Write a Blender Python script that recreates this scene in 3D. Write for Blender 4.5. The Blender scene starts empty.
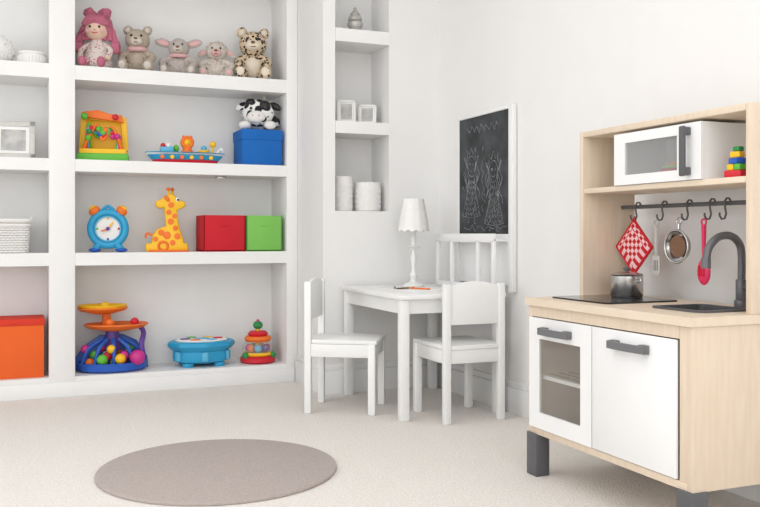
import bpy, bmesh, math, random
from mathutils import Vector, Matrix, Euler, noise
random.seed(7)
D=bpy.data
# ---------------- materials ----------------
def s2l(c):
    c/=255.0
    return c/12.92 if c<=0.04045 else ((c+0.055)/1.055)**2.4
def col(r,g,b): return (s2l(r),s2l(g),s2l(b),1)
def mat(name,rgb,rough=0.5,metal=0.0,bump=0.0,bscale=60,var=0.0,vscale=8,rgb2=None,sheen=0,stretch=None,transm=0,emit=0):
    m=D.materials.new(name); m.use_nodes=True
    nt=m.node_tree; N=nt.nodes; L=nt.links
    p=N['Principled BSDF']
    p.inputs['Base Color'].default_value=col(*rgb)
    p.inputs['Roughness'].default_value=rough
    p.inputs['Metallic'].default_value=metal
    if transm: p.inputs['Transmission Weight'].default_value=transm
    if sheen: p.inputs['Sheen Weight'].default_value=sheen
    tc=N.new('ShaderNodeTexCoord'); mp=N.new('ShaderNodeMapping')
    L.new(tc.outputs['Object'],mp.inputs['Vector'])
    if stretch: mp.inputs['Scale'].default_value=stretch
    c2=rgb2 or tuple(max(0,c-18) for c in rgb)
    n=N.new('ShaderNodeTexNoise'); n.inputs['Scale'].default_value=vscale; n.inputs['Detail'].default_value=4
    L.new(mp.outputs[0],n.inputs['Vector'])
    mx=N.new('ShaderNodeMix'); mx.data_type='RGBA'
    mx.inputs[6].default_value=col(*rgb); mx.inputs[7].default_value=col(*c2)
    mr=N.new('ShaderNodeMapRange'); mr.inputs[1].default_value=0.35; mr.inputs[2].default_value=0.7
    mr.inputs[3].default_value=0; mr.inputs[4].default_value=var if var else 0.15
    L.new(n.outputs['Fac'],mr.inputs[0]); L.new(mr.outputs[0],mx.inputs[0])
    L.new(mx.outputs[2],p.inputs['Base Color'])
    if bump:
        n2=N.new('ShaderNodeTexNoise'); n2.inputs['Scale'].default_value=bscale; n2.inputs['Detail'].default_value=3
        L.new(mp.outputs[0],n2.inputs['Vector'])
        b=N.new('ShaderNodeBump'); b.inputs['Strength'].default_value=bump; b.inputs['Distance'].default_value=0.01
        L.new(n2.outputs['Fac'],b.inputs['Height']); L.new(b.outputs[0],p.inputs['Normal'])
    return m
def mat_checker(name,a,b,scale):
    m=D.materials.new(name); m.use_nodes=True; nt=m.node_tree; N=nt.nodes; L=nt.links
    p=N['Principled BSDF']; p.inputs['Roughness'].default_value=0.9
    tc=N.new('ShaderNodeTexCoord'); mp=N.new('ShaderNodeMapping')
    mp.inputs['Location'].default_value=(0.31,0.013,0.017)
    ch=N.new('ShaderNodeTexChecker'); ch.inputs['Scale'].default_value=scale
    ch.inputs['Color1'].default_value=col(*a); ch.inputs['Color2'].default_value=col(*b)
    mp.inputs['Rotation'].default_value=(math.radians(45),0,0)
    L.new(tc.outputs['Object'],mp.inputs[0]); L.new(mp.outputs[0],ch.inputs[0]); L.new(ch.outputs[0],p.inputs['Base Color'])
    return m
def mat_spots(name,a,b,scale,thr,soft=0.05,rough=0.95,bump=0.3):
    m=D.materials.new(name); m.use_nodes=True; nt=m.node_tree; N=nt.nodes; L=nt.links
    p=N['Principled BSDF']; p.inputs['Roughness'].default_value=rough
    tc=N.new('ShaderNodeTexCoord'); v=N.new('ShaderNodeTexVoronoi'); v.inputs['Scale'].default_value=scale
    r=N.new('ShaderNodeMapRange'); r.inputs[1].default_value=thr; r.inputs[2].default_value=thr+soft
    mx=N.new('ShaderNodeMix'); mx.data_type='RGBA'; mx.inputs[6].default_value=col(*b); mx.inputs[7].default_value=col(*a)
    L.new(tc.outputs['Object'],v.inputs['Vector']); L.new(v.outputs['Distance'],r.inputs[0]); L.new(r.outputs[0],mx.inputs[0]); L.new(mx.outputs[2],p.inputs['Base Color'])
    n2=N.new('ShaderNodeTexNoise'); n2.inputs['Scale'].default_value=200
    bb=N.new('ShaderNodeBump'); bb.inputs['Strength'].default_value=bump; L.new(n2.outputs['Fac'],bb.inputs['Height']); L.new(bb.outputs[0],p.inputs['Normal'])
    return m
def mat_glass(name,tint=(235,240,240),alpha=0.25):
    m=D.materials.new(name); m.use_nodes=True; nt=m.node_tree; N=nt.nodes; L=nt.links
    out=N['Material Output']; p=N['Principled BSDF']
    p.inputs['Base Color'].default_value=col(*tint); p.inputs['Roughness'].default_value=0.08
    t=N.new('ShaderNodeBsdfTransparent'); mx=N.new('ShaderNodeMixShader'); mx.inputs[0].default_value=alpha
    L.new(t.outputs[0],mx.inputs[1]); L.new(p.outputs[0],mx.inputs[2]); L.new(mx.outputs[0],out.inputs['Surface'])
    return m
M={}
M['wall']=mat('wall_paint',(241,240,238),0.9,bump=0.03,bscale=90,var=0.1)
M['trim']=mat('white_trim',(243,243,242),0.55)
M['shelf']=mat('shelf_paint',(243,242,240),0.6)
M['ceil']=mat('ceiling_paint',(244,243,242),0.95)
M['floor']=mat('carpet_cream',(243,238,232),1.0,bump=0.7,bscale=150,var=0.9,vscale=100,rgb2=(230,223,214))
M['rug']=mat('rug_taupe',(190,179,173),1.0,bump=0.6,bscale=220,var=0.8,vscale=120,rgb2=(176,165,159))
M['white']=mat('white_lacquer',(244,244,243),0.4)
M['chair']=mat('white_painted_wood',(245,245,243),0.5)
M['birch']=mat('birch_ply',(228,210,188),0.55,var=0.6,vscale=10,rgb2=(217,196,171),stretch=(6,6,0.7))
M['birch2']=mat('birch_top',(232,215,193),0.5,var=0.6,vscale=10,rgb2=(221,202,177),stretch=(7,0.7,7))
M['dgrey']=mat('dark_grey_plastic',(92,92,95),0.4)
M['tap']=mat('tap_grey',(104,104,108),0.3,0.2)
M['mgrey']=mat('mid_grey',(112,112,114),0.45)
M['black']=mat('black',(24,24,26),0.35)
M['hob']=mat('hob_glass',(40,38,38),0.12)
M['steel']=mat('steel',(200,200,200),0.25,1.0)
M['sinkm']=mat('sink_dark',(84,84,86),0.4)
M['glass']=mat_glass('clear_glass',(225,228,228),0.18)
M['ovglass']=mat_glass('oven_glass',(190,184,176),0.22)
M['mwglass']=mat_glass('microwave_glass',(205,205,204),0.22)
M['inner']=mat('oven_inside',(170,154,136),0.7)
M['bread']=mat('bread',(214,146,74),0.8)
M['red']=mat('red',(214,32,52),0.5)
M['redpink']=mat('raspberry_red',(230,48,96),0.5)
M['redfab']=mat('red_fabric',(205,30,45),0.85,bump=0.2,bscale=300)
M['redlid']=mat('red_orange_fabric',(222,62,40),0.85,bump=0.2,bscale=300)
M['orange']=mat('orange',(244,120,36),0.5)
M['orangefab']=mat('orange_fabric',(240,104,40),0.85,bump=0.2,bscale=300)
M['yellow']=mat('yellow',(250,196,30),0.45)
M['green']=mat('green',(96,186,60),0.45)
M['greenfab']=mat('green_fabric',(128,196,92),0.85,bump=0.2,bscale=300)
M['dgreen']=mat('dark_green',(40,140,70),0.45)
M['blue']=mat('blue',(36,92,190),0.4)
M['bluefab']=mat('blue_fabric',(18,104,186),0.85,bump=0.2,bscale=300)
M['cyan']=mat('cyan',(40,160,206),0.4)
M['lblue']=mat('light_blue',(92,184,220),0.4)
M['purple']=mat('purple',(96,60,150),0.4)
M['magenta']=mat('magenta',(206,50,140),0.45)
M['pinkyarn']=mat('pink_yarn',(196,112,134),0.95,bump=0.5,bscale=200)
M['skin']=mat('doll_fabric',(232,200,178),0.95)
M['print']=mat_spots('floral_print',(226,214,206),(178,80,110),70,0.25)
M['stripe']=mat_spots('tight_print',(220,150,168),(246,236,232),60,0.3)
M['beige']=mat('plush_beige',(196,182,164),1.0,bump=0.8,bscale=140,var=0.6,rgb2=(170,156,140),vscale=60)
M['cream']=mat('plush_cream',(224,214,202),1.0,bump=0.9,bscale=120,var=0.6,rgb2=(200,190,178),vscale=50)
M['greyplush']=mat('plush_grey',(200,190,183),1.0,bump=0.8,bscale=140,var=0.6,rgb2=(176,166,158),vscale=60)
M['pinkp']=mat('plush_pink',(222,178,176),1.0)
M['brown']=mat('plush_brown',(130,98,76),1.0,bump=0.6,bscale=140)
M['leopard']=mat_spots('leopard_plush',(218,196,166),(48,38,32),54,0.40)
M['leo_cream']=mat('leopard_belly',(232,220,200),1.0)
M['cow']=mat_spots('cow_plush',(242,240,236),(36,34,36),22,0.42)
M['wplush']=mat('plush_white',(242,240,236),1.0,bump=0.6,bscale=140)
M['ceramic']=mat('ceramic_white',(242,241,238),0.35)
M['lace']=mat('lace_white',(243,241,237),0.7,var=0.5,vscale=60,rgb2=(226,222,218))
M['shade']=mat('lamp_shade_white',(246,245,242),0.7,var=0.3,vscale=60,rgb2=(232,230,227))
M['wicker']=mat('wicker_white',(238,236,232),0.7)
M['silver']=mat('silver_frame',(196,194,188),0.4,0.5,bump=0.4,bscale=90)
M['photo']=mat('photo_print',(206,204,200),0.3,var=1,vscale=14,rgb2=(150,150,150))
M['board']=mat('chalkboard_slate',(42,44,46),0.8,var=0.9,vscale=9,rgb2=(78,81,84))
M['chalk']=mat('chalk',(158,161,163),1.0,var=1.0,vscale=40,rgb2=(84,87,90))
M['paper']=mat('paper',(248,247,244),0.8)
M['gingham']=mat_checker('gingham',(196,22,36),(240,200,200),66)
M['wickerdark']=mat('wicker_gap',(196,192,186),0.9)
# ---------------- builder ----------------
class B:
    def __init__(s,name,loc=(0,0,0),rotz=0.0,sharp=38,split=None,scale=(1,1,1)):
        s.name=name; s.loc=Vector(loc); s.rotz=rotz; s.bm=bmesh.new(); s.mats=[]; s.sharp=sharp
        s.split=split; s.parts=[]; s.sc=scale
    def label(s,l): s.split=l; return s
    def mi(s,m):
        if m not in s.mats: s.mats.append(m)
        return s.mats.index(m)
    def add(s,bm,m,mtx=None):
        if mtx is not None: bm.transform(mtx)
        bmesh.ops.recalc_face_normals(bm,faces=bm.faces)
        i=0 if s.split else s.mi(m)
        for f in bm.faces: f.material_index=i; f.smooth=True
        if s.split:
            me=D.meshes.new(s.split); bm.to_mesh(me); bm.free(); me.materials.append(M[m])
            me.set_sharp_from_angle(angle=math.radians(s.sharp))
            k=sum(1 for q in s.parts if q.name.startswith(s.split+'_'))+1
            o=D.objects.new('%s_%d'%(s.split,k),me); bpy.context.collection.objects.link(o); s.parts.append(o); return
        me=D.meshes.new('t'); bm.to_mesh(me); bm.free(); s.bm.from_mesh(me); D.meshes.remove(me)
    def T(s,c,rot=(0,0,0)):
        return Matrix.Translation(Vector(c))@Euler(rot).to_matrix().to_4x4()
    def box(s,c,size,m,bev=0.0,rot=(0,0,0)):
        bm=bmesh.new(); bmesh.ops.create_cube(bm,size=1)
        bmesh.ops.scale(bm,vec=size,verts=bm.verts)
        if bev: bmesh.ops.bevel(bm,geom=bm.edges[:],offset=bev,segments=2,affect='EDGES',profile=0.5)
        s.add(bm,m,s.T(c,rot)); return s
    def bb(s,a,b,m,bev=0.0):
        c=[(a[i]+b[i])/2 for i in range(3)]; z=[abs(b[i]-a[i]) for i in range(3)]
        return s.box(c,z,m,bev)
    def cyl(s,c,r,h,m,r2=None,rot=(0,0,0),seg=32,bev=0.0):
        bm=bmesh.new(); bmesh.ops.create_cone(bm,cap_ends=True,segments=seg,radius1=r,radius2=r if r2 is None else r2,depth=h)
        if bev:
            e=[e for e in bm.edges if any(len(f.verts)>4 for f in e.link_faces)]
            bmesh.ops.bevel(bm,geom=e,offset=bev,segments=3,affect='EDGES',profile=0.5)
        s.add(bm,m,s.T(c,rot)); return s
    def sph(s,c,r,m,rot=(0,0,0),fuzz=0.0,freq=40,u=20,v=14):
        if not hasattr(r,'__len__'): r=(r,r,r)
        bm=bmesh.new(); bmesh.ops.create_uvsphere(bm,u_segments=u,v_segments=v,radius=1)
        bmesh.ops.scale(bm,vec=r,verts=bm.verts)
        if fuzz:
            for w in bm.verts:
                w.co+=w.co.normalized()*noise.noise((w.co+Vector(c))*freq)*fuzz
        s.add(bm,m,s.T(c,rot)); return s
    def lathe(s,prof,m,c=(0,0,0),rot=(0,0,0),seg=40,rip=None):
        bm=bmesh.new(); rings=[]
        for r,z in prof:
            ring=[]
            for k in range(seg):
                a=2*math.pi*k/seg; rr=max(r,1e-4); zz=z
                if rip: rr,zz=rip(rr,zz,a)
                ring.append(bm.verts.new((rr*math.cos(a),rr*math.sin(a),zz)))
            rings.append(ring)
        for i in range(len(rings)-1):
            for k in range(seg):
                bm.faces.new((rings[i][k],rings[i][(k+1)%seg],rings[i+1][(k+1)%seg],rings[i+1][k]))
        s.add(bm,m,s.T(c,rot)); return s
    def tube(s,pts,r,m,seg=8,closed=False):
        pts=[Vector(p) for p in pts]; n=len(pts)
        if not hasattr(r,'__len__'): r=[r]*n
        bm=bmesh.new(); rings=[]; prev=None
        for i,p in enumerate(pts):
            if closed: t=(pts[(i+1)%n]-pts[i-1]).normalized()
            elif i==0: t=(pts[1]-p).normalized()
            elif i==n-1: t=(p-pts[-2]).normalized()
            else: t=((pts[i+1]-p).normalized()+(p-pts[i-1]).normalized()).normalized()
            if prev is None:
                a=Vector((0,0,1)) if abs(t.z)<0.9 else Vector((1,0,0))
                u=t.cross(a).normalized()
            else: u=(prev-t*prev.dot(t)).normalized()
            prev=u; w=t.cross(u)
            rings.append([bm.verts.new(p+(u*math.cos(2*math.pi*k/seg)+w*math.sin(2*math.pi*k/seg))*r[i]) for k in range(seg)])
        for i in range(n if closed else n-1):
            A=rings[i];Bq=rings[(i+1)%n]
            for k in range(seg): bm.faces.new((A[k],A[(k+1)%seg],Bq[(k+1)%seg],Bq[k]))
        if not closed:
            bm.faces.new(rings[0]); bm.faces.new(rings[-1])
        s.add(bm,m); return s
    def torus(s,c,R,r,m,rot=(0,0,0),seg=32,sc=(1,1,1)):
        q=s.T(c,rot)
        pts=[q@Vector((R*sc[0]*math.cos(2*math.pi*k/seg),R*sc[1]*math.sin(2*math.pi*k/seg),0)) for k in range(seg)]
        return s.tube(pts,r,m,seg=10,closed=True)
    def prism(s,out,th,m,c=(0,0,0),rot=(0,0,0),bev=0.0):
        bm=bmesh.new(); vs=[bm.verts.new((x,-th/2,z)) for x,z in out]
        f=bm.faces.new(vs); r=bmesh.ops.extrude_face_region(bm,geom=[f])
        for g in r['geom']:
            if isinstance(g,bmesh.types.BMVert): g.co.y+=th
        bmesh.ops.recalc_face_normals(bm,faces=bm.faces)
        if bev:
            e=[e for e in bm.edges if abs(e.verts[0].co.y-e.verts[1].co.y)<1e-6]
            bmesh.ops.bevel(bm,geom=e,offset=bev,segments=2,affect='EDGES',profile=0.5)
        s.add(bm,m,s.T(c,rot)); return s
    def done(s):
        if s.split:
            o=D.objects.new(s.name,None); bpy.context.collection.objects.link(o)
            for p in s.parts: p.parent=o
            s.bm.free()
        else:
            me=D.meshes.new(s.name); s.bm.to_mesh(me); s.bm.free()
            for m in s.mats: me.materials.append(M[m])
            me.set_sharp_from_angle(angle=math.radians(s.sharp))
            o=D.objects.new(s.name,me); bpy.context.collection.objects.link(o)
        o.location=s.loc; o.rotation_euler=(0,0,s.rotz); o.scale=s.sc; return o
def smooth_curve(ctrl,n=6):
    P=[Vector(p) for p in ctrl]; out=[]
    for i in range(len(P)-1):
        p0=P[max(i-1,0)];p1=P[i];p2=P[i+1];p3=P[min(i+2,len(P)-1)]
        for k in range(n):
            t=k/n
            out.append(0.5*((2*p1)+(-p0+p2)*t+(2*p0-5*p1+4*p2-p3)*t*t+(-p0+3*p1-3*p2+p3)*t**3))
    out.append(P[-1]); return out
# ---------------- room ----------------
XL,XR,YF,H=-2.4,2.135,-1.7,2.65
YU=4.72; YB=5.05; YN=4.28; XN=1.471
B('floor').bb((XL-.1,YF-.1,-.08),(XR+.1,YB+.1,0),'floor').done()
B('ceiling').bb((XL-.1,YF-.1,H),(XR+.1,YB+.1,H+.1),'ceil').done()
B('wall_right').bb((XR,YF-.1,0),(XR+.1,YB+.1,H),'wall').done()
B('wall_back').bb((XL,YB,0),(XR,YB+.1,H),'wall').done()
B('wall_back_jog').bb((XL,YU,0),(-.972,YB,H),'wall').done()
# chimney-breast wall with tall niche
nx0,nx1=1.537,1.843; nz0,nz1=.951,2.36
b=B('wall_niche',split='panel')
b.bb((XN,YN,0),(nx0,YB,H),'wall'); b.bb((nx1,YN,0),(XR,YB,H),'wall')
b.bb((nx0,YN,0),(nx1,YB,nz0),'wall'); b.bb((nx0,YN,nz1),(nx1,YB,H),'wall'); b.bb((nx0,YN+.25,nz0),(nx1,YB,nz1),'wall')
b.done()
b=B('niche_shelving',split='shelf')
for z0,z1 in ((1.358,1.421),(1.838,1.906)): b.bb((nx0+.001,YN-.004,z0),(nx1-.001,YN+.249,z1),'shelf')
b.done()
def wallwin(name,horiz):
    b=B(name,split='panel')
    if horiz=='x':
        y0,y1,z0,z1=.3,3.3,.6,2.3
        b.bb((XL-.1,YF,0),(XL,y0,H),'wall');b.bb((XL-.1,y1,0),(XL,YB,H),'wall')
        b.bb((XL-.1,y0,0),(XL,y1,z0),'wall');b.bb((XL-.1,y0,z1),(XL,y1,H),'wall'); b.done()
        w=B('window_1')
        for yy in (y0+.03,(y0+y1)/2,y1-.03): w.box((XL-.05,yy,(z0+z1)/2),(.06,.06,z1-z0),'trim')
        for zz in (z0+.03,z1-.03,(z0+z1)/2): w.box((XL-.05,(y0+y1)/2,zz),(.05,y1-y0,.05),'trim')
        w.box((XL+.04,(y0+y1)/2,z0-.015),(.08,y1-y0+.1,.03),'trim'); w.done()
    else:
        x0,x1,z0,z1=-1.7,1.5,.6,2.3
        b.bb((XL,YF-.1,0),(x0,YF,H),'wall');b.bb((x1,YF-.1,0),(XR,YF,H),'wall')
        b.bb((x0,YF-.1,0),(x1,YF,z0),'wall');b.bb((x0,YF-.1,z1),(x1,YF,H),'wall'); b.done()
        w=B('window_2')
        for xx in (x0+.03,(x0+x1)/2,x1-.03): w.box((xx,YF-.05,(z0+z1)/2),(.06,.06,z1-z0),'trim')
        for zz in (z0+.03,z1-.03): w.box(((x0+x1)/2,YF-.05,zz),(x1-x0,.05,.05),'trim')
        w.box(((x0+x1)/2,YF+.04,z0-.015),(x1-x0+.1,.08,.03),'trim'); w.done()
wallwin('wall_left','x'); wallwin('wall_front','y')
def baseb(name,a,b_,nrm):
    b=B(name); t=.018; h=.15
    ax,ay=a; bx,by=b_
    b.bb((min(ax,ax+nrm[0]*t,bx),min(ay,ay+nrm[1]*t,by),0),(max(ax,ax+nrm[0]*t,bx),max(ay,ay+nrm[1]*t,by),h-.03),'trim',.002)
    t=.012
    b.bb((min(ax,ax+nrm[0]*t,bx),min(ay,ay+nrm[1]*t,by),h-.03),(max(ax,ax+nrm[0]*t,bx),max(ay,ay+nrm[1]*t,by),h),'trim',.004)
    b.done()
baseb('baseboard_right',(XR,YF),(XR,YN),(-1,0))
baseb('baseboard_back',(XN,YN),(XR-.018,YN),(0,-1))
baseb('baseboard_niche_side',(XN,YN-.018),(XN,YU-.012),(-1,0))
baseb('baseboard_left',(XL,YF),(XL,YU),(1,0))
# ---------------- built-in shelving ----------------
b=B('built_in_bookcase',split='upright')
U0,U1=-.97,XN-.001; TOP=H-.002
UP=((U0,U0+.12),(.158,.283),(1.407,U1))
for a_,c_ in UP: b.bb((a_,YU,.0),(c_,YB-.012,TOP),'shelf',.003)
b.label('back_panel').bb((U0,YB-.012,0),(U1,YB-.002,TOP),'shelf')
for (a0,a1),(c0,c1) in zip(UP,UP[1:]):
    b.label('plinth').bb((a1,YU+.003,0),(c0,YB-.012,.10),'shelf')
    b.label('shelf')
    for z0,z1 in ((.668,.733),(1.152,1.214),(1.622,1.695),(2.22,2.6)):
        b.bb((a1,YU+.003,z0),(c0,YB-.012,z1),'shelf')
b.label('base_trim').bb((U0,YU-.01,0),(XN-.02,YU,.075),'trim',.003)
b.done()
S3,S2,S1,S0=.733,1.214,1.695,.10
b=B('shelf_puck_light',(1.06,4.84,1.152)); b.cyl((0,0,-.006),.035,.012,'steel',bev=.003); b.cyl((0,0,-.013),.026,.003,'ceramic'); b.done()
# ---------------- rug ----------------
b=B('round_rug',(.660,3.050,0)); b.cyl((0,0,.006),.415,.012,'rug',seg=96,bev=.004); b.done()
# ---------------- table ----------------
tx0,tx1,ty0,ty1,tz=1.56,2.10,3.50,4.25,.56
b=B('kids_table',split='tabletop')
b.bb((tx0,ty0,tz-.022),(tx1,ty1,tz),'chair',.006)
b.label('leg')
for x in (tx0+.03,tx1-.03):
    for y in (ty0+.03,ty1-.03): b.box((x,y,(tz-.022)/2),(.042,.042,tz-.022),'chair',.005)
b.label('apron')
b.bb((tx0+.02,ty0+.04,tz-.085),(tx0+.036,ty1-.04,tz-.02),'chair');b.bb((tx1-.036,ty0+.04,tz-.085),(tx1-.02,ty1-.04,tz-.02),'chair')
b.bb((tx0+.04,ty0+.02,tz-.085),(tx1-.04,ty0+.036,tz-.02),'chair');b.bb((tx0+.04,ty1-.036,tz-.085),(tx1-.04,ty1-.02,tz-.02),'chair')
b.done()
def chair(loc,rz):
    b=B('kids_chair',(loc[0],loc[1],0),rz,split='leg')
    w,d=.135,.15
    for x in (-w,w):
        b.label('leg'); b.box((x,-d,.305),(.032,.032,.61),'chair',.005)
        b.box((x,d,.162),(.034,.034,.324),'chair',.005)
        b.label('apron'); b.bb((x-.011,-d,.262),(x+.011,d,.322),'chair',.003)
    b.bb((-w,-d-.010,.262),(w,-d+.010,.322),'chair',.003)
    b.bb((-w,d-.011,.262),(w,d+.011,.322),'chair',.003)
    b.label('seat'); b.bb((-w-.014,-d+.017,.322),(w+.014,d+.024,.342),'chair',.006)
    b.bb((-w+.015,-d-.014,.322),(w-.015,-d+.02,.342),'chair',.003)
    b.label('backrest')
    out=[(-w+.012,.432),(w-.012,.432)]
    for k in range(13):
        t=k/12; x=(w+.0)*(1-2*t)
        out.append((x if 0<k<12 else (w-.012 if k==0 else -w+.012),.598+.024*math.sin(math.pi*t)))
    b.prism(out,.018,'chair',(0,-d,0),bev=.003)
    b.done()
chair((1.452,3.894),math.radians(-122))
chair((1.87,3.545),0)
# ---------------- lamp ----------------
b=B('table_lamp',(1.885,4.06,tz))
b.lathe([(0,0),(.052,0),(.054,.008),(.045,.016),(.02,.024),(.012,.035),(.016,.045),(.02,.06),(.011,.075),(.009,.10),(.013,.125),(.015,.15),(.010,.165),(.008,.19),(.03,.20),(.036,.207),(.012,.214),(.009,.235),(.015,.25),(.009,.265),(.007,.33),(0,.335)],'ceramic')
def rip(r,z,a): 
    return r*(1+.012*math.cos(12*a)), z-(.010*abs(math.cos(6*a)) if z<.31 else 0)
b.lathe([(.080,.292),(.079,.302),(.074,.33),(.068,.365),(.061,.40),(.056,.43),(.053,.45),(.051,.45),(.059,.40),(.072,.33),(.078,.294)],'shade',rip=rip,seg=72)
for k in range(24):
    a=2*math.pi*k/24
    for rr,zz in ((.0785,.31),(.071,.348),(.0645,.385),(.0575,.42)):
        b.sph((rr*math.cos(a+zz*9),rr*math.sin(a+zz*9),zz),.0025,'shade',u=6,v=4)
b.tube([(-.051,0,.445),(.051,0,.445)],.0015,'steel'); b.tube([(0,0,.33),(0,0,.445)],.003,'steel')
b.done()
b=B('drawing_paper',(1.80,3.86,tz)); b.box((0,0,.0012),(.21,.297,.0024),'paper',rot=(0,0,.25)); b.box((.03,-.02,.003),(.15,.21,.0012),'paper',rot=(0,0,-.35)); b.done()
for (x,y,a,c) in ((1.75,3.86,.4,'brown'),(1.80,3.80,2.0,'orange'),(1.72,3.92,1.2,'mgrey')):
    b=B('colored_pencil',(x,y,tz+.0078),a); b.cyl((0,0,0),.0042,.12,c,rot=(0,math.pi/2,0),seg=6); b.cyl((.068,0,0),.0042,.016,'birch',r2=.0008,rot=(0,math.pi/2,0),seg=6); b.done()
# ---------------- chalkboard easel ----------------
b=B('chalkboard_easel',split='frame')
X0=2.118
ya,yb=3.462,4.00
b.bb((X0-.012,ya,tz+.001),(X0+.014,ya+.035,1.43),'white',.003)
b.bb((X0-.012,yb-.014,tz+.001),(X0+.014,yb,1.43),'white',.003)
b.bb((X0-.012,ya+.035,1.412),(X0+.014,yb-.014,1.43),'white',.003)
b.bb((X0-.012,ya+.035,.79),(X0+.014,yb-.014,.83),'white',.003)
b.label('lower_panel').bb((X0-.002,ya+.03,tz+.03),(X0+.006,yb-.01,.80),'white')
b.label('slate').bb((X0-.006,ya+.03,.83),(X0+.008,yb-.012,1.414),'board')
xt=2.045
b.label('tray').bb((xt-.012,3.505,.795),(X0-.012,4.10,.807),'white',.003)
b.bb((xt-.014,3.505,.79),(xt+.004,4.10,.832),'white',.004)
b.label('stand_rail').bb((xt-.014,3.505,tz+.001),(xt+.004,4.10,tz+.03),'white',.004)
b.label('stand_post')
for y in (3.515,3.66,3.93,4.088): b.bb((xt-.014,y-.011,tz+.02),(xt+.004,y+.011,.80),'white',.003)
b.label('chalk_drawing')
random.seed(3)
def stroke(pts,j=.004):
    b.tube([(X0-.0063,p[0]+random.uniform(-j,j),p[1]+random.uniform(-j,j)) for p in pts],.0014,'chalk',seg=4)
def circ(cy,cz,r,ry=1,n=18): stroke([(cy+r*math.cos(2*math.pi*k/n),cz+r*ry*math.sin(2*math.pi*k/n)) for k in range(n+1)])
for cy,cz,h in ((3.86,1.17,1.1),(3.64,1.13,1.05)):
    circ(cy,cz,.04*h,1.2); circ(cy+.015,cz+.01,.006,n=8); circ(cy-.015,cz+.01,.006,n=8)
    stroke([(cy-.015,cz-.018),(cy,cz-.025),(cy+.015,cz-.018)])
    stroke([(cy-.04,cz+.045),(cy-.045,cz+.085),(cy-.02,cz+.06),(cy,cz+.095),(cy+.02,cz+.06),(cy+.045,cz+.085),(cy+.04,cz+.045)])
    stroke([(cy-.025,cz-.05),(cy-.05,cz-.14),(cy-.09,cz-.25),(cy,cz-.26),(cy+.09,cz-.25),(cy+.04,cz-.14),(cy+.025,cz-.05)])
    for q in range(7): stroke([(cy-.03-q*.007+k*(.06+.014*q)/13,cz-.08-q*.027+.014*math.cos(k*2.6+q)) for k in range(14)],.006)
    stroke([(cy-.03,cz-.08),(cy-.08,cz-.13),(cy-.085,cz-.16)]); stroke([(cy+.03,cz-.08),(cy+.08,cz-.12),(cy+.09,cz-.10)])
    for sgn in (-1,1):
        for j in range(3): stroke([(cy+sgn*(.042+.012*j+.014*math.sin(k*1.4+j)),cz+.05-k*.022) for k in range(9)])
        stroke([(cy+sgn*.03,cz-.26),(cy+sgn*.03,cz-.285),(cy+sgn*.045,cz-.285)])
stroke([(3.60+.016*k,1.35+.020*math.sin(k*2.1)) for k in range(20)],.006)
stroke([(3.52+.03*k,.860+.012*math.sin(k*2.4)) for k in range(15)],.006)
stroke([(3.745+.02*math.sin(k*2.2),.93+.025*k) for k in range(14)],.008)
b.done()
# ---------------- toy kitchen ----------------
kx0,kx1,ky0,ky1=1.645,2.075,1.80,2.595
zb,zc=.145,.61
t=.02
b=B('toy_kitchen',split='cabinet')
b.bb((kx0,ky0,zb),(kx1,ky0+t,zc-.025),'birch',.002)
b.bb((kx0+.002,ky0+t,zb+.022),(kx0+.03,ky0+.052,zc-.025),'birch',.002)
b.bb((kx0,ky1-t,zb),(kx1,ky1,zc-.025),'birch',.002)
b.bb((kx0,ky0+t,zb),(kx1,ky1-t,zb+.022),'birch',.002)
b.bb((kx0+.002,ky0+.052,.548),(kx0+.022,ky1-t,zc-.025),'birch')
b.bb((kx1-.01,ky0+t,zb+.022),(kx1,ky1-t,zc-.025),'inner')
b.bb((kx0+.022,2.222,zb+.022),(kx1-.01,2.234,zc-.025),'inner')
b.bb((kx0+.02,2.234,zb+.022),(kx1-.01,ky1-t,zb+.03),'inner')
b.label('countertop')
sx0,sx1,sy0,sy1=1.765,1.935,1.90,2.08
cx0=kx0-.010; cy0=ky0-.006; cy1=ky1+.006
b.bb((cx0,cy0,zc-.025),(sx0,cy1,zc),'birch2'); b.bb((sx1,cy0,zc-.025),(kx1,cy1,zc),'birch2')
b.bb((sx0,cy0,zc-.025),(sx1,sy0,zc),'birch2'); b.bb((sx0,sy1,zc-.025),(sx1,cy1,zc),'birch2')
b.label('sink')
b.bb((sx0,sy0,zc-.09),(sx1,sy1,zc-.085),'sinkm')
b.bb((sx0-.003,sy0,zc-.09),(sx0+.002,sy1,zc),'sinkm');b.bb((sx1-.002,sy0,zc-.09),(sx1+.003,sy1,zc),'sinkm')
b.bb((sx0,sy0-.003,zc-.09),(sx1,sy0+.002,zc),'sinkm');b.bb((sx0,sy1-.002,zc-.09),(sx1,sy1+.003,zc),'sinkm')
b.cyl((1.85,1.99,zc-.083),.018,.004,'steel')
def rr(x0,x1,y0,y1,r,n=6):
    P=[]
    for cx,cy,a0 in ((x1-r,y1-r,0),(x0+r,y1-r,90),(x0+r,y0+r,180),(x1-r,y0+r,270)):
        for k in range(n+1):
            a=math.radians(a0+90*k/n); P.append((cx+r*math.cos(a),cy+r*math.sin(a)))
    return P
bm=bmesh.new(); o=rr(sx0-.018,sx1+.018,sy0-.018,sy1+.018,.03); i_=rr(sx0+.001,sx1-.001,sy0+.001,sy1-.001,.018)
n=len(o); rings=[[bm.verts.new((p[0],p[1],zc)) for p in o],[bm.verts.new((p[0],p[1],zc+.006)) for p in o],[bm.verts.new((p[0],p[1],zc+.006)) for p in i_],[bm.verts.new((p[0],p[1],zc-.02)) for p in i_]]
for a_,c_ in zip(rings,rings[1:]):
    for k in range(n): bm.faces.new((a_[k],a_[(k+1)%n],c_[(k+1)%n],c_[k]))
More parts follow.
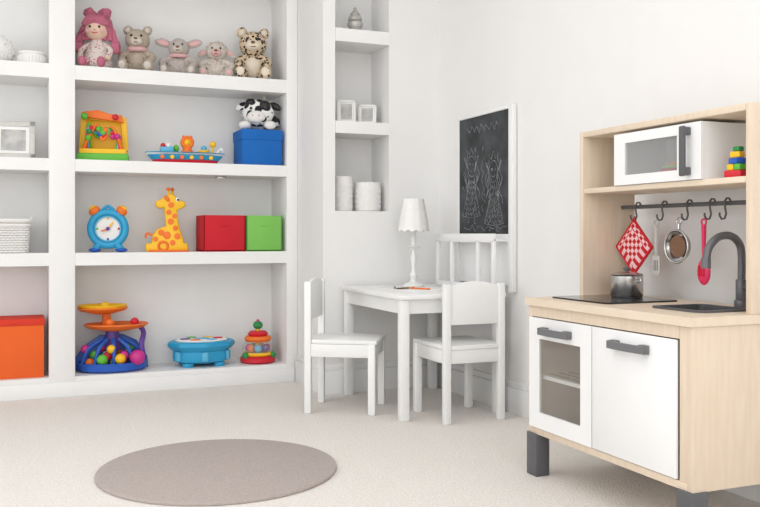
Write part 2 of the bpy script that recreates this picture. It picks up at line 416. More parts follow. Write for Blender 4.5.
b.add(bm,'sinkm')
b.label('hob')
P=rr(1.70,1.99,2.235,2.545,.02)
bm=bmesh.new(); f=bm.faces.new([bm.verts.new((p[0],p[1],zc+.0005)) for p in P]); r_=bmesh.ops.extrude_face_region(bm,geom=[f])
for g in r_['geom']:
    if isinstance(g,bmesh.types.BMVert): g.co.z+=.005
b.add(bm,'hob')
b.torus((1.92,2.42,zc+.0050),.05,.0008,'mgrey'); b.torus((1.77,2.33,zc+.0050),.045,.0008,'mgrey')
b.label('leg')
for y in (ky0-.004,ky1-.056):
    for x in (kx0-.006,kx1-.05):
        b.bb((x,y,0),(x+.055,y+.06,zb+.002),'dgrey',.003)
b.label('cupboard_door')
dz0,dz1=.170,.545
xf=kx0-.006
b.bb((xf,1.856,dz0),(kx0+.003,2.226,dz1),'white',.002)
b.label('oven_door')
oy0,oy1,wy0,wy1,wz0,wz1=2.230,2.582,2.287,2.520,.225,.475
b.bb((xf,oy0,dz0),(kx0+.003,wy0,dz1),'white'); b.bb((xf,wy1,dz0),(kx0+.003,oy1,dz1),'white')
b.bb((xf,wy0,dz0),(kx0+.003,wy1,wz0),'white'); b.bb((xf,wy0,wz1),(kx0+.003,wy1,dz1),'white')
b.bb((kx0-.003,wy0,wz0),(kx0-.001,wy1,wz1),'ovglass')
b.label('oven_rack')
for k in range(9): b.tube([(kx0+.03+k*.04,2.236,.345),(kx0+.03+k*.04,2.568,.345)],.0022,'steel',seg=6)
b.bb((kx0+.015,2.236,.337),(kx0+.03,2.568,.349),'white')
b.label('door_handle')
def handle(yc,z,w):
    for s_ in (-1,1): b.bb((xf-.022,yc+s_*w/2-.014,z-.013),(xf,yc+s_*w/2+.014,z+.013),'mgrey',.003)
    P=[]
    for k in range(13):
        u=-1+2*k/12; P.append((yc+u*(w/2+.014),-.028-.006*(1-u*u)))
    bm=bmesh.new(); fr=[];bk=[]
    for yy,dx in P:
        fr.append((bm.verts.new((xf+dx,yy,z-.011)),bm.verts.new((xf+dx,yy,z+.011))))
        bk.append((bm.verts.new((xf+dx+.010,yy,z-.011)),bm.verts.new((xf+dx+.010,yy,z+.011))))
    for k in range(12):
        bm.faces.new((fr[k][0],fr[k+1][0],fr[k+1][1],fr[k][1])); bm.faces.new((bk[k][0],bk[k+1][0],bk[k+1][1],bk[k][1]))
        bm.faces.new((fr[k][0],fr[k+1][0],bk[k+1][0],bk[k][0])); bm.faces.new((fr[k][1],fr[k+1][1],bk[k+1][1],bk[k][1]))
    for k in (0,12): bm.faces.new((fr[k][0],fr[k][1],bk[k][1],bk[k][0]))
    b.add(bm,'mgrey')
handle(2.41,.505,.13); handle(2.04,.505,.13)
b.label('upper_frame')
ux0=1.849; ut=1.19
b.bb((ux0,ky0,zc),(kx1,ky0+t,ut),'birch',.002); b.bb((ux0,ky1-t-.012,zc),(kx1,ky1-.012,ut),'birch',.002)
b.bb((ux0,ky0+t,ut-.02),(kx1,ky1-t-.012,ut),'birch',.002)
b.bb((ux0+.003,ky0+t,.972),(kx1,ky1-t-.012,.990),'birch2',.002)
b.label('rail'); b.tube([(2.02,ky0+t,.925),(2.02,ky1-t-.012,.925)],.007,'dgrey',seg=12)
b.label('hook')
for y in (2.475,2.34,2.222,2.121,2.058):
    b.tube([(2.030,y,.918),(2.031,y,.93),(2.024,y,.940),(2.014,y,.940),(2.006,y,.93),(2.008,y,.91),(2.012,y,.892),(2.006,y,.878),(1.994,y,.876),(1.986,y,.886),(1.986,y,.896)],.0032,'dgrey',seg=6)
b.label('faucet')
fx,fy=1.99,1.975
b.cyl((fx,fy,zc+.012),.021,.024,'tap',bev=.003); b.cyl((fx,fy,zc+.05),.0165,.07,'tap',bev=.003)
b.tube(smooth_curve([(fx,fy,zc+.08),(fx,fy,zc+.16),(fx-.012,fy,zc+.195),(fx-.045,fy,zc+.215),(fx-.09,fy,zc+.21),(fx-.125,fy,zc+.18),(fx-.135,fy,zc+.14)],5),.0115,'tap',seg=12)
b.cyl((fx-.136,fy,zc+.135),.014,.03,'tap')
b.tube([(fx,fy-.012,zc+.06),(fx-.01,fy-.045,zc+.075),(fx-.012,fy-.06,zc+.10)],[.009,.008,.006],'tap')
b.done()
b=B('toy_bread',(kx0+.12,2.36,.3475)); b.sph((0,0,.022),(.035,.05,.022),'bread',fuzz=.003); b.sph((.01,.07,.018),(.028,.03,.018),'bread'); b.done()
# microwave
b=B('toy_microwave',split='housing')
mx0,mx1,my0,my1,mz0,mz1=1.845,2.06,1.985,2.385,.991,1.160
b.bb((mx0+.012,my0,mz0),(mx1,my0+.008,mz1),'white'); b.bb((mx0+.012,my1-.008,mz0),(mx1,my1,mz1),'white')
b.bb((mx0+.012,my0+.008,mz1-.008),(mx1,my1-.008,mz1),'white'); b.bb((mx0+.012,my0+.008,mz0),(mx1,my1-.008,mz0+.008),'white')
b.bb((mx1-.006,my0+.008,mz0+.008),(mx1,my1-.008,mz1-.008),'white')
b.label('door')
qy0,qy1,qz0,qz1=my0+.100,my1-.055,mz0+.032,mz1-.032
b.bb((mx0,my0,mz0),(mx0+.011,qy0,mz1),'white');b.bb((mx0,qy1,mz0),(mx0+.011,my1,mz1),'white')
b.bb((mx0,qy0,mz0),(mx0+.011,qy1,qz0),'white');b.bb((mx0,qy0,qz1),(mx0+.011,qy1,mz1),'white')
b.bb((mx0+.004,qy0,qz0),(mx0+.006,qy1,qz1),'mwglass')
b.label('turntable'); b.cyl((mx0+.075,2.17,mz0+.018),.055,.018,'lace')
b.label('handle')
yh=my0+.05
for z in (mz0+.025,mz1-.025): b.bb((mx0-.022,yh-.010,z-.012),(mx0,yh+.010,z+.012),'dgrey',.003)
b.bb((mx0-.030,yh-.011,mz0+.010),(mx0-.019,yh+.011,mz1-.010),'dgrey',.004)
b.done()
b=B('toy_plate',(mx0+.070,2.17,mz0+.0275)); b.lathe([(0,0),(.038,0),(.050,.014),(.048,.015),(.036,.003),(0,.003)],'red'); b.sph((0,0,.020),(.030,.036,.020),'bread'); b.cyl((0,0,.022),.040,.006,'green'); b.done()
b=B('toy_block_stack',(1.897,1.898,.991))
b.box((0,0,.010),(.048,.056,.020),'red',.004,(0,0,.15)); b.box((0,.011,.029),(.040,.023,.018),'yellow',.004,(0,0,.1)); b.box((0,-.014,.029),(.040,.022,.018),'green',.004,(0,0,.1))
b.box((0,0,.047),(.034,.040,.018),'blue',.004,(0,0,-.2)); b.box((0,0,.065),(.028,.032,.018),'yellow',.004,(0,0,.2)); b.box((0,-.004,.081),(.022,.024,.014),'dgreen',.004)
b.done()
# pot
b=B('toy_pot',(1.925,2.420,zc+.0062),scale=(1.06,1.06,.94))
b.lathe([(0,0),(.048,0),(.051,.004),(.051,.076),(.054,.079),(.050,.080),(.048,.077),(.048,.006),(0,.004)],'steel')
b.lathe([(.050,.081),(.046,.085),(.02,.090),(0,.091)],'steel'); b.cyl((0,0,.094),.006,.010,'dgrey'); b.sph((0,0,.101),(.012,.012,.006),'dgrey')
for s_ in (-1,1): b.tube([(0,s_*.05,.068),(0,s_*.068,.070),(.0,s_*.070,.060),(0,s_*.05,.056)],.003,'steel')
b.done()
# pot holder
b=B('pot_holder',(1.990,2.462,.785))
bm=bmesh.new(); bmesh.ops.create_grid(bm,x_segments=16,y_segments=16,size=.066)
g=bm.faces[:]; ex=bmesh.ops.extrude_face_region(bm,geom=g)
top=[q for q in ex['geom'] if isinstance(q,bmesh.types.BMVert)]; ts=set(top)
for v in bm.verts:
    e=max(abs(v.co.x),abs(v.co.y))/.066; puff=.007*math.sqrt(max(0,1-e**4))+.001
    v.co.z= puff if v in ts else -puff
b.add(bm,'gingham',Matrix.Rotation(math.radians(45),4,'X')@Matrix.Rotation(math.radians(90),4,'Y'))
P=[(0,.0933,0),(0,0,-.0933),(0,-.0933,0),(0,0,.0933)]
for i in range(4): b.tube([P[i],P[(i+1)%4]],.005,'redfab')
b.tube([(0,0,.090),(.002,.008,.100),(.003,.0,.106),(.002,-.004,.100),(0,0,.092)],.002,'redfab'); b.done()
def utensil(name,y,c,kind):
    b=B(name,(1.983,y,-.01))
    b.torus((0,0,.877),.010,.003,c,rot=(0,math.pi/2,0),seg=16)
    if kind=='spat':
        b.tube([(0,0,.868),(0,0,.79)],.006,c); b.tube([(0,0,.79),(0,0,.765)],[.004,.005],c)
        b.prism([(-.017,0),(.017,0),(.020,-.055),(.014,-.067),(-.014,-.067),(-.020,-.055)],.004,c,(0,0,.768),(0,0,math.pi/2),bev=.001)
        for q in (-.008,0,.008): b.box((-.0025,q,.735),(.001,.003,.035),'mgrey')
    if kind=='ladle':
        b.tube([(0,0,.868),(0,0,.80),(0,0,.755)],[.008,.006,.005],c)
        b.sph((0,0,.722),(.010,.027,.042),c)
        for q in (-.010,0,.010): b.box((-.0105,q,.725),(.002,.004,.034),'redfab')
    b.done()
utensil('toy_spatula',2.34,'wickerdark','spat'); utensil('toy_slotted_spoon',2.121,'redpink','ladle')
b=B('toy_frying_pan',(1.975,2.222,.795))
R90=(0,-math.pi/2,0)
b.torus((.0,0,.077),.010,.003,'steel',rot=(0,math.pi/2,0),seg=16)
b.tube([(0,0,.068),(0,0,.045)],.005,'steel')
b.lathe([(0,-.012),(.040,-.012),(.046,-.006),(.052,.010),(.055,.012),(.050,.010),(.044,-.003),(.038,-.008),(0,-.008)],'steel',(0,0,-.005),R90)
b.cyl((-.005,0,-.005),.036,.002,'brown',rot=R90)
b.torus((-.012,0,-.005),.053,.0035,'steel',rot=R90)
b.done()
# ---------------- niche objects ----------------
def lacejar(x,y,z,r,h):
    b=B('lace_candle_jar',(x,y,z))
    b.lathe([(0,0),(r*.9,0),(r,.006),(r,h-.01),(r*.96,h),(r*.88,h),(r*.88,.01),(0,.01)],'lace',seg=48,rip=lambda rr,zz,a:(rr,zz+(.003*math.cos(16*a) if zz>h-.02 else 0)))
    for row in range(int(h/.028)-1):
        for k in range(20):
            a=2*math.pi*(k+.5*(row%2))/20; b.torus((r*math.cos(a),r*math.sin(a),.025+row*.028),.007,.0016,'ceramic',rot=(0,math.pi/2,a),seg=8)
    b.done()
lacejar(1.614,4.37,nz0,.050,.185); lacejar(1.755,4.37,nz0,.070,.155)
def frame(name,x,y,z,w,h,rz,bd=.018,m='ceramic'):
    b=B(name,(x,y,z),rz); tilt=-.12
    R=(tilt,0,0)
    def P(px,pz,dy=0): return Matrix.Rotation(tilt,4,'X')@Vector((px,dy,pz))
    for (px,pz,sx,sz) in ((0,bd/2+.003,w,bd),(0,h-bd/2,w,bd),(-w/2+bd/2,h/2,bd,h),(w/2-bd/2,h/2,bd,h)):
        b.box(P(px,pz),(sx,.014,sz),m,.003,R)
    b.box(P(0,h/2,.003),(w-bd,.004,h-bd),'photo',0,R)
    b.box(P(0,h/2,.0),(w-bd*2,.002,h-bd*2),'paper',0,R)
    b.box(P(0,h/2,-.0012),(w-bd*3.2,.001,h-bd*3.2),'photo',0,R)
    b.box((0,.05,h*.3),(.03,.003,h*.6),m,0,(.28,0,0)); b.done()
frame('picture_frame',1.630,4.36,1.422,.100,.125,-.25,.012); frame('picture_frame',1.757,4.38,1.422,.100,.11,-.45,.012)
b=B('pagoda_ornament',(1.687,4.38,1.906))
b.lathe([(0,0),(.035,0),(.038,.01),(.028,.02),(.034,.03),(.042,.045),(.040,.06),(.030,.068),(.038,.073),(.036,.085),(.025,.10),(.028,.105),(.018,.118),(.008,.128),(.011,.134),(.006,.142),(0,.150)],'silver'); b.done()
# ---------------- left bay ----------------
b=B('openwork_ceramic_vase',(-.092,4.86,S1))
b.lathe([(0,0),(.05,0),(.07,.02),(.088,.05),(.09,.08),(.075,.115),(.045,.14),(.04,.15),(.036,.145),(.06,.11),(.0,.1)],'ceramic')
for row in range(4):
    for k in range(12):
        a=2*math.pi*(k+.5*(row%2))/12; rr_=(.082,.09,.089,.074)[row]; b.torus((rr_*math.cos(a),rr_*math.sin(a),.035+row*.026),.010,.003,'ceramic',rot=(0,math.pi/2,a),seg=10)
b.done()
b=B('round_white_trinket_box',(.079,4.84,S1))
b.cyl((0,0,.028),.068,.056,'ceramic',bev=.004); b.cyl((0,0,.062),.070,.014,'ceramic',bev=.004)
for k in range(28):
    a=2*math.pi*k/28; b.sph((.068*math.cos(a),.068*math.sin(a),.03),(.004,.004,.020),'lace',u=6,v=5)
b.done()
frame('silver_picture_frame',-.01,4.87,S2+.001,.21,.20,-.1,.028,'silver')
def wicker(name,x,y,z,w,d,h):
    b=B(name,(x,y,z)); 
    b.bb((-w/2+.014,-d/2+.014,0),(w/2-.014,d/2-.014,.008),'wickerdark')
    b.bb((-w/2+.014,-d/2+.014,.008),(w/2-.014,-d/2+.018,h),'wickerdark');b.bb((-w/2+.014,d/2-.018,.008),(w/2-.014,d/2-.014,h),'wickerdark')
    b.bb((-w/2+.014,-d/2+.014,.008),(-w/2+.018,d/2-.014,h),'wickerdark');b.bb((w/2-.018,-d/2+.014,.008),(w/2-.014,d/2-.014,h),'wickerdark')
    base=rr(-w/2,w/2,-d/2,d/2,.03,4); dens=[]
    for i in range(len(base)):
        a=Vector(base[i]);c=Vector(base[(i+1)%len(base)]); n=max(1,int(round((c-a).length/.011)))
        for k in range(n): dens.append(a.lerp(c,k/n))
    if len(dens)%2: dens.pop()
    for q in range(int(h/.0125)):
        zz=.008+q*.0125; f=1-.08*(1-zz/h)
        b.tube([(p.x*f*(1+.022*(-1)**(i+q)),p.y*f*(1+.022*(-1)**(i+q)),zz) for i,p in enumerate(dens)],.0062,'wicker',seg=6,closed=True)
    f=1.03; b.tube([(p[0]*f,p[1]*f,h) for p in base],.010,'wicker',closed=True)
    b.tube([(p[0]*f,p[1]*f,h*.86) for p in base],.007,'wicker',closed=True)
    for s_ in (-1,1): b.tube(smooth_curve([(s_*w/2,-.04,h-.0),(s_*(w/2+.015),-.025,h+.02),(s_*(w/2+.015),.025,h+.02),(s_*w/2,.04,h)],4),.006,'wicker')
    b.done()
wicker('wicker_basket',-.045,4.87,S3,.22,.20,.165)
def fabbox(name,x,y,z,w,d,h,m,lid=None,rz=0,lh=.06):
    b=B(name,(x,y,z),rz)
    if lid:
        b.box((0,0,(h-lh+.01)/2),(w-.008,d-.008,h-lh+.01),m,.004); b.box((0,0,h-lh/2),(w,d,lh),lid,.005)
        b.box((0,-d/2-.002,h-lh/2),(.05,.004,.014),lid,.001)
    else:
        t_=.008
        b.box((0,0,.004),(w,d,.008),m)
        for s_ in (-1,1):
            b.box((s_*(w/2-t_/2),0,h/2),(t_,d,h),m,.003); b.box((0,s_*(d/2-t_/2),h/2),(w,t_,h),m,.003)
        b.box((0,-d/2-.001,h*.72),(.04,.004,.012),m,.001)
    b.done()
fabbox('orange_storage_box',-.005,4.88,S0,.29,.24,.30,'orangefab','redlid',lh=.035)
# ---------------- plush toys (top shelf) ----------------
def eyes(b,x,y,z,r=.006,dx=.02,m='black'):
    for s_ in (-1,1): b.sph((x+s_*dx,y,z),r,m,u=8,v=6)
def curls(b,c,r,m,n,rs,mn=-1.0):
    for k in range(n):
        zf=1-2*(k+.5)/n; 
        if zf<mn: continue
        a=k*2.39996; q=math.sqrt(1-zf*zf)
        b.sph((c[0]+r[0]*q*math.cos(a),c[1]+r[1]*q*math.sin(a),c[2]+r[2]*zf),rs,m,u=8,v=6)
b=B('rag_doll',(.405,4.88,S1),-.3)
b.lathe([(0,.02),(.075,.015),(.085,.03),(.065,.09),(.04,.15),(.028,.17),(0,.175)],'print')
b.sph((0,-.01,.225),(.066,.06,.062),'skin')
eyes(b,0,-.068,.228,.0065,.024); b.sph((0,-.072,.212),(.006,.005,.005),'pinkp'); b.tube([(-.016,-.067,.199),(0,-.070,.194),(.016,-.067,.199)],.002,'redfab')
for s_ in (-1,1):
    b.sph((s_*.038,-.062,.208),(.012,.005,.010),'pinkp')
    b.tube(smooth_curve([(s_*.035,0,.15),(s_*.075,-.03,.11),(s_*.07,-.07,.07)],4),.014,'print'); b.sph((s_*.07,-.078,.062),.016,'skin')
    b.tube(smooth_curve([(s_*.03,-.03,.035),(s_*.038,-.08,.045),(s_*.045,-.125,.022)],4),.018,'stripe'); b.sph((s_*.048,-.137,.030),(.021,.026,.028),'pinkyarn')
for k in range(26):
    a=math.radians(-15+210*k/25); x=math.cos(a); z=math.sin(a)
    b.tube(smooth_curve([(x*.02,.0,.285),(x*.06,-.02-.01*(k%3),.225+z*.075),(x*(.083+.006*(k%2)),-.005,.205+z*.045),(x*(.092+.01*(k%3)),-.02,.15+z*.02)],4),.010,'pinkyarn',seg=6)
for k in range(14):
    a=math.pi*k/13; b.tube(smooth_curve([(math.cos(a)*.015,-.03,.295),(math.cos(a)*.04,-.065,.275),(math.cos(a)*.062,-.055,.24)],3),.009,'pinkyarn',seg=6)
b.sph((0,.02,.25),(.075,.055,.065),'pinkyarn',fuzz=.01)
for s_ in (-1,1): 
    b.sph((s_*.04,0,.315),(.032,.028,.028),'pinkyarn',fuzz=.012); b.sph((s_*.095,-.01,.13),(.026,.026,.04),'pinkyarn',fuzz=.012)
b.done()
def plush(name,x,y,z,h,m,muz,ear,rz=-.25,fz=.004,wide=1.0,curly=False,bm_=None,scarf=None,hs=1.0,limb=1.0):
    b=B(name,(x,y,z),rz); k=h/.25
    def s(c,r,mm,rot=(0,0,0),f=fz): b.sph([q*k for q in c],[q*k for q in (r if hasattr(r,'__len__') else (r,r,r))],mm,rot,fuzz=f)
    hc=(0,-.012,.180)
    def hd(c,r,mm,rot=(0,0,0),f=fz):
        s([hc[i]+(c[i]-hc[i])*hs for i in range(3)],[q*hs for q in r],mm,rot,f)
    bm_=bm_ or m
    s((0,0,.070),(.056*wide,.05,.073),m); s((0,-.022,.068),(.04*wide,.036,.055),bm_)
    hd((0,-.012,.185),(.056,.05,.05),m); hd((0,-.055,.172),(.030,.026,.022),muz); hd((0,-.080,.180),(.009,.006,.006),'brown')
    hd((0,-.075,.163),(.012,.006,.003),'brown',f=0)
    for q in (-1,1):
        hd((q*.022,-.056,.198),(.006,.006,.006),'black',f=0)
        b.tube([[w*k for w in p] for p in smooth_curve([(q*.035,-.005,.125),(q*.068*wide,-.03,.095),(q*.06*wide,-.065,.065)],4)],[.019*k*limb]*9,m,seg=12)
        s((q*.059*wide,-.07,.060),(.021,.022,.021),m)
        b.tube([[w*k for w in p] for p in smooth_curve([(q*.03,-.01,.035),(q*.048*wide,-.06,.03),(q*.055*wide,-.105,.028)],4)],[.027*k*limb]*9,m,seg=12)
        s((q*.056*wide,-.115,.032),(.027,.022,.032),m); s((q*.056*wide,-.134,.033),(.018,.006,.020),muz,f=0)
        if ear=='round': hd((q*.044,0,.232),(.022,.012,.022),m); hd((q*.044,-.010,.231),(.013,.006,.014),muz)
        if ear=='flop': hd((q*.075,-.005,.178),(.034,.012,.018),m,(0,q*.5,0)); hd((q*.076,-.014,.178),(.024,.006,.011),'pinkp',(0,q*.5,0))
        if ear=='spread': hd((q*.080,-.005,.212),(.046,.012,.022),m,(0,-q*.25,0)); hd((q*.081,-.014,.212),(.036,.006,.014),'pinkp',(0,-q*.25,0))
    if curly: 
        curls(b,(0,0,.072*k),(.056*k*wide,.048*k,.07*k),m,80,.014*k); 
        curls(b,(0,.004*k,hc[2]*k+.010*k),(.055*k*hs,.044*k*hs,.052*k*hs),m,60,.013*k,.0)
    if scarf: b.torus((0,-.005*k,.134*k),.040*k*wide**.5,.014*k,scarf)
    b.done()
plush('plush_bear',.617,4.90,S1,.255,'beige','cream','round',scarf='pinkp',wide=1.15,hs=1.15)
plush('plush_donkey',.835,4.88,S1,.215,'greyplush','cream','spread',wide=1.5,scarf='pinkp',hs=1.2,limb=1.15)
plush('plush_lamb',1.045,4.88,S1,.210,'cream','pinkp','flop',wide=1.5,curly=True,hs=1.2,limb=1.1)
plush('plush_leopard',1.258,4.895,S1,.295,'leopard','leo_cream','round',bm_='leo_cream',wide=1.05,hs=1.2)
# ---------------- shelf 2 toys ----------------
b=B('bead_maze_toy',(.432,4.84,S2),-.15,scale=(1.04,1,1))
b.box((0,0,.02),(.25,.13,.04),'green',.008); b.box((0,-.002,.05),(.23,.11,.03),'yellow',.008)
b.prism([(-.122,.06),(-.092,.06),(-.082,.225),(.085,.212),(.092,.06),(.122,.06),(.112,.24),(-.11,.262)],.03,'yellow',(0,.03,0),bev=.003)
b.box((-.005,.04,.15),(.20,.008,.17),'yellow',.003)
b.prism([(-.10,.235),(-.10,.262),(-.03,.274),(.03,.254),(.09,.249),(.10,.21)],.06,'orange',(0,.02,0),bev=.006)
for i,(c,cc) in enumerate((('orange','yellow'),('red','blue'),('lblue','red'),('green','orange'))):
    pts=smooth_curve([(-.095+.01*i,-.03+.015*i,.06),(-.07,-.04,.12+.025*i),(-.03,-.03+.01*i,.19-.02*i),(.0,-.045,.11+.02*i),(.04,-.03,.18-.015*i),(.075,-.04+.01*i,.12),(.09-.01*i,-.02,.06)],6)
    b.tube(pts,.008,c)
    for q in (6+i,14+i*2,22+i,29): b.sph(pts[q],.016,(cc,'magenta','green','dgreen')[q%4],u=12,v=8)
b.sph((-.09,-.03,.235),(.018,.018,.018),'green'); b.sph((.06,-.03,.235),.016,'red')
b.done()
b=B('toy_boat',(.862,4.83,S2),-.05)
def hull(z0,z1,L0,L1,w,m):
    o0=[]
    for k in range(24):
        a=2*math.pi*k/24; o0.append((math.copysign(abs(math.cos(a))**.8,math.cos(a)),math.sin(a)))
    bm=bmesh.new(); r0=[bm.verts.new((x*L0,y*w*.8,z0)) for x,y in o0]; r1=[bm.verts.new((x*L1,y*w,z1)) for x,y in o0]
    for k in range(24): bm.faces.new((r0[k],r0[(k+1)%24],r1[(k+1)%24],r1[k]))
    bm.faces.new(r0); bm.faces.new(r1); b.add(bm,m)
hull(.018,.046,.18,.205,.065,'cyan'); hull(.046,.056,.207,.215,.068,'white'); hull(.056,.062,.215,.215,.066,'lblue')
hull(.0,.02,.17,.18,.06,'red')
for k in range(6): b.cyl((-.13+.052*k,-.064,.032),.011,.01,'yellow' if k%2 else 'orange',rot=(math.pi/2,0,0),bev=.002)
b.box((-.10,0,.075),(.07,.06,.03),'lblue',.006); b.sph((-.12,0,.098),.014,'red'); b.sph((-.09,0,.10),.014,'white')
b.torus((.01,0,.118),.026,.012,'orange',rot=(math.pi/2,0,0)); b.sph((.01,0,.118),.02,'yellow'); b.cyl((.01,0,.075),.034,.03,'orange',r2=.022,bev=.003)
for s_ in (-1,1): b.sph((.01+s_*.02,0,.150),.008,'orange')
b.cyl((.10,0,.07),.03,.016,'yellow',bev=.004); b.sph((.10,0,.088),.017,'lblue'); b.cyl((.15,0,.085),.006,.05,'yellow'); b.sph((.15,0,.112),.018,'yellow')
b.sph((-.05,0,.085),(.016,.016,.02),'green')
b.tube(smooth_curve([(.17,-.0,.06),(.195,0,.09),(.205,0,.075)],4),.006,'white')
b.done()
fabbox('blue_storage_box',1.273,4.85,S2,.235,.22,.20,'bluefab','bluefab')
b=B('plush_cow',(1.278,4.845,S2+.2005),-.35)
b.sph((.02,.03,.055),(.10,.065,.052),'cow',fuzz=.004)
b.sph((0,-.025,.10),(.09,.07,.078),'cow',fuzz=.004); b.sph((-.005,-.085,.072),(.052,.030,.034),'wplush'); 
for s_ in (-1,1):
    b.sph((s_*.095,-.01,.140),(.036,.014,.020),'black' if s_>0 else 'cow',(0,s_*.5,0)); b.sph((s_*.035,-.02,.178),(.010,.010,.018),'beige')
    b.sph((-.005+s_*.018,-.114,.076),(.005,.003,.006),'pinkp'); b.sph((s_*.07,-.07,.026),(.034,.034,.025),'wplush')
b.sph((.038,-.066,.130),(.036,.026,.036),'black',u=16,v=10)
b.sph((-.04,-.05,.155),(.030,.026,.024),'black',u=16,v=10)
eyes(b,-.002,-.094,.118,.008,.032); b.done()
# ---------------- shelf 3 toys ----------------
b=B('toy_alarm_clock',(.455,4.83,S3),-.2)
Rf=(math.pi/2,0,0)
b.torus((0,0,.125),.088,.020,'cyan',rot=Rf,seg=40); b.cyl((0,.006,.125),.078,.02,'lace',rot=Rf); 
b.torus((0,-.010,.125),.066,.004,'lblue',rot=Rf)
for k in range(4):
    a=2*math.pi*k/4; b.sph((.055*math.cos(a),-.008,.125+.055*math.sin(a)),(.006,.004,.006),('red','yellow','green','blue')[k%4],u=8,v=6)
b.box((.012,-.012,.14),(.008,.004,.05),'yellow',.001,(0,.6,0)); b.box((-.015,-.012,.118),(.008,.004,.04),'orange',.001,(0,1.3,0)); b.sph((0,-.014,.125),.010,'purple')
for s_ in (-1,1):
    b.sph((s_*.070,0,.220),(.030,.026,.024),'orange',(0,s_*.6,0)); b.sph((s_*.077,0,.231),(.022,.02,.016),'yellow',(0,s_*.6,0))
    b.cyl((s_*.052,0,.035),.02,.05,'cyan',rot=(0,-s_*.5,0)); b.sph((s_*.068,0,.012),(.032,.032,.012),'blue')
b.tube(smooth_curve([(-.03,0,.225),(0,0,.245),(.03,0,.225)],5),.008,'cyan')
b.done()
b=B('giraffe_toy',(.772,4.84,S3),-.1)
gir=[(-.115,.0),(-.125,.02),(-.12,.045),(-.09,.05),(-.085,.09),(-.06,.125),(-.015,.14),(-.02,.19),(-.025,.24),(-.05,.235),(-.07,.25),(-.068,.275),(-.045,.285),(-.015,.305),(.01,.318),(.03,.31),(.05,.285),(.085,.272),(.09,.25),(.075,.238),(.045,.225),(.05,.17),(.06,.12),(.078,.07),(.08,.05),(.10,.045),(.105,.02),(.098,.0)]
b.prism(gir,.075,'yellow',bev=.012)
for s_,x in ((-1,.0),(1,.025)): b.tube([(x,s_*.015,.31),(x-.003,s_*.018,.335)],.006,'yellow'); b.sph((x-.003,s_*.018,.34),.011,'orange')
b.sph((.048,-.036,.283),.007,'black'); b.sph((.046,-.034,.284),(.011,.006,.011),'white')
b.sph((-.01,-.036,.288),(.012,.008,.02),'orange',(0,-.7,0))
for x,z,r in ((.012,.255,.017),(.0,.215,.015),(.03,.195,.014),(.01,.165,.018),(-.04,.105,.018),(.035,.13,.015),(-.01,.09,.022),(.045,.085,.018),(-.07,.07,.014),(.02,.05,.016)):
    b.cyl((x,-.0375,z),r,.006,'orange',rot=Rf,seg=7,bev=.001)
b.torus((-.03,-.04,.032),.024,.007,'orange',rot=Rf); b.box((0,0,.006),(.21,.10,.012),'orange',.004)
b.tube(smooth_curve([(-.085,0,.09),(-.115,0,.10),(-.12,0,.075)],4),.006,'orange')
b.done()
fabbox('red_storage_box',1.060,4.85,S3,.230,.22,.20,'redfab')
fabbox('green_storage_box',1.284,4.85,S3,.205,.22,.20,'greenfab')
# ---------------- bottom shelf toys ----------------
b=B('ball_tower_toy',(.482,4.872,S0),-.0,scale=(1.02,.76,1))
b.prism([(-.19,0),(.19,0),(.185,.06),(.13,.15),(.06,.185),(-.06,.185),(-.14,.13),(-.19,.06)],.02,'blue',(0,.07,0),bev=.005)
b.lathe([(0,0),(.15,0),(.175,.012),(.18,.045),(.172,.05),(.165,.03),(0,.022)],'blue',rip=lambda r,z,a:(r*(1+.02*math.cos(10*a)),z))
for k in range(5):
    a=math.radians(200+35*k); b.tube(smooth_curve([(.165*math.cos(a),.11*math.sin(a),.04),(.13*math.cos(a),.10*math.sin(a),.12),(.05*math.cos(a),.05*math.sin(a),.17)],5),.010,'blue')
bc=['red','yellow','green','magenta','orange','lblue','purple']
for k in range(18):
    a=k*2.4; r_=.035+.018*(k%6); b.sph((r_*math.cos(a)*1.1,r_*math.sin(a)*.8-.02,.048+.036*(k//7)),.024,bc[k%7],u=14,v=10)
b.sph((.115,-.13,.075),(.040,.05,.040),'magenta'); b.sph((.03,-.125,.07),(.028,.035,.028),'yellow'); b.sph((-.06,-.125,.07),(.028,.035,.028),'green')
b.cyl((0,.02,.17),.045,.12,'purple',r2=.03); 
b.lathe([(0,.215),(.05,.215),(.14,.232),(.165,.250),(.162,.256),(.13,.240),(.0,.228)],'orange',(.02,0,-.005)); 
b.cyl((-.03,.01,.275),.022,.08,'orange'); 
b.lathe([(0,.31),(.04,.312),(.11,.330),(.126,.356),(.122,.358),(.10,.342),(0,.325)],'yellow',(-.05,0,-.005))
b.lathe([(.04,.308),(.112,.326),(.128,.338),(.124,.344),(.108,.334)],'orange',(-.05,0,-.005))
b.sph((-.04,-.02,.345),.024,'yellow'); b.sph((.11,-.03,.258),.022,'red'); b.sph((-.02,-.08,.258),.022,'orange')
b.tube(smooth_curve([(.13,-.02,.24),(.155,-.04,.20),(.14,-.09,.14),(.15,-.10,.07)],5),.014,'purple')
b.done()
b=B('musical_drum_toy',(.958,4.868,S0),scale=(1,.76,1))
def dr(r,z,a): return r*(1+.03*math.cos(8*a)),z
b.lathe([(0,.02),(.12,.02),(.15,.03),(.155,.05),(.15,.085),(.168,.098),(.182,.115),(.18,.132),(.165,.14),(.155,.136),(0,.136)],'cyan',rip=dr,seg=64)
b.lathe([(0,.136),(.14,.136),(.145,.142),(.13,.147),(0,.147)],'paper')
for k in range(6):
    a=2*math.pi*k/6; b.cyl((.09*math.cos(a),.09*math.sin(a),.149),.028,.006,('red','yellow','green','purple','orange','lblue')[k],bev=.002)
    b.box((.157*math.cos(a+.5),.157*math.sin(a+.5),.06),(.02,.035,.05),'lblue',.004,(0,0,a+.5)); 
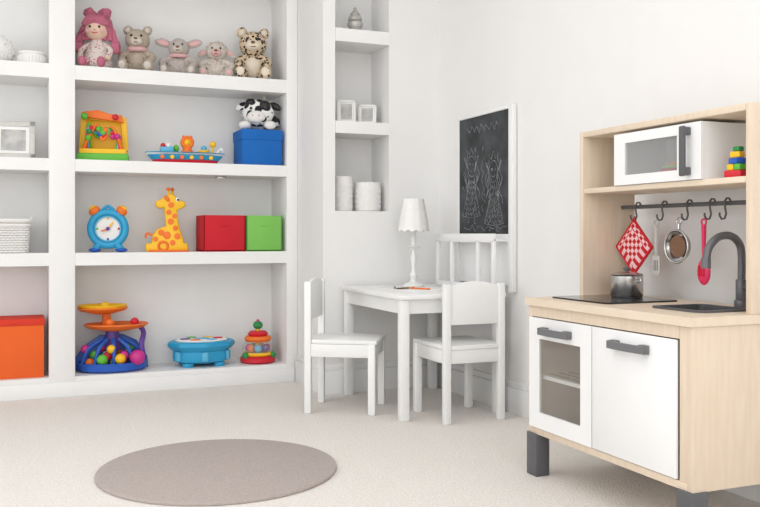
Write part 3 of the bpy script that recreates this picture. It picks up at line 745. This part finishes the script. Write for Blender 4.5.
b.cyl((0,0,.149),.04,.006,'lblue',bev=.002)
for k in range(4):
    a=math.pi/4+k*math.pi/2; b.cyl((.12*math.cos(a),.12*math.sin(a),.012),.03,.024,'cyan',bev=.003)
b.done()
b=B('spinning_top_toy',(1.275,4.85,S0))
b.lathe([(0,0),(.085,0),(.10,.01),(.10,.03),(.085,.04),(0,.042)],'red'); b.lathe([(.08,.041),(.088,.05),(.08,.06),(0,.06)],'yellow')
b.lathe([(.082,.06),(.088,.085),(.08,.11),(.06,.125),(0,.125)],'glass')
for k in range(7):
    a=2*math.pi*k/7; b.sph((.052*math.cos(a),.052*math.sin(a),.083),.022,bc[k],u=12,v=8)
b.cyl((0,0,.09),.016,.06,'yellow'); b.lathe([(0,.12),(.066,.12),(.078,.135),(.07,.15),(0,.152)],'orange'); b.lathe([(0,.15),(.05,.15),(.058,.165),(.045,.178),(0,.18)],'red')
b.cyl((0,0,.19),.012,.03,'yellow'); b.sph((0,0,.212),(.028,.028,.024),'dgreen'); b.sph((0,0,.235),.010,'magenta')
for k in range(3):
    a=2*math.pi*k/3-.6; b.sph((.088*math.cos(a),.088*math.sin(a),.045),.02,'dgreen')
b.done()
# ---------------- lights ----------------
def area(name,loc,rot,sx,sy,p,c=(1,1,1)):
    l=D.lights.new(name,'AREA'); l.shape='RECTANGLE'; l.size=sx; l.size_y=sy; l.energy=p; l.color=c
    o=D.objects.new(name,l); bpy.context.collection.objects.link(o); o.location=loc; o.rotation_euler=rot
area('window_daylight_left',(XL+.02,1.8,1.45),(0,math.radians(-90),0),1.7,3.0,27,(.99,.99,1))
area('window_daylight_front',(-.1,YF+.02,1.45),(math.radians(90),0,0),3.2,1.7,42,(.99,.99,1))
area('ceiling_fill',(-.2,1.9,H-.02),(0,0,0),3.4,4.2,36,(.99,.99,1))  # added soft overhead fill to brighten the floor, not a fixture of the room
w=D.worlds.new('World'); bpy.context.scene.world=w; w.use_nodes=True
w.node_tree.nodes['Background'].inputs[0].default_value=(.85,.92,1,1); w.node_tree.nodes['Background'].inputs[1].default_value=1.0
# ---------------- camera ----------------
cam=D.cameras.new('camera'); co=D.objects.new('camera',cam); bpy.context.collection.objects.link(co)
co.location=(0,0,.83); co.rotation_euler=(math.radians(90),0,math.radians(-22.7))
cam.sensor_width=36; cam.lens=872/760*36; cam.shift_y=-19.5/760
bpy.context.scene.camera=co
vs=bpy.context.scene.view_settings; vs.view_transform='Standard'; vs.look='None'; vs.exposure=0; vs.gamma=1
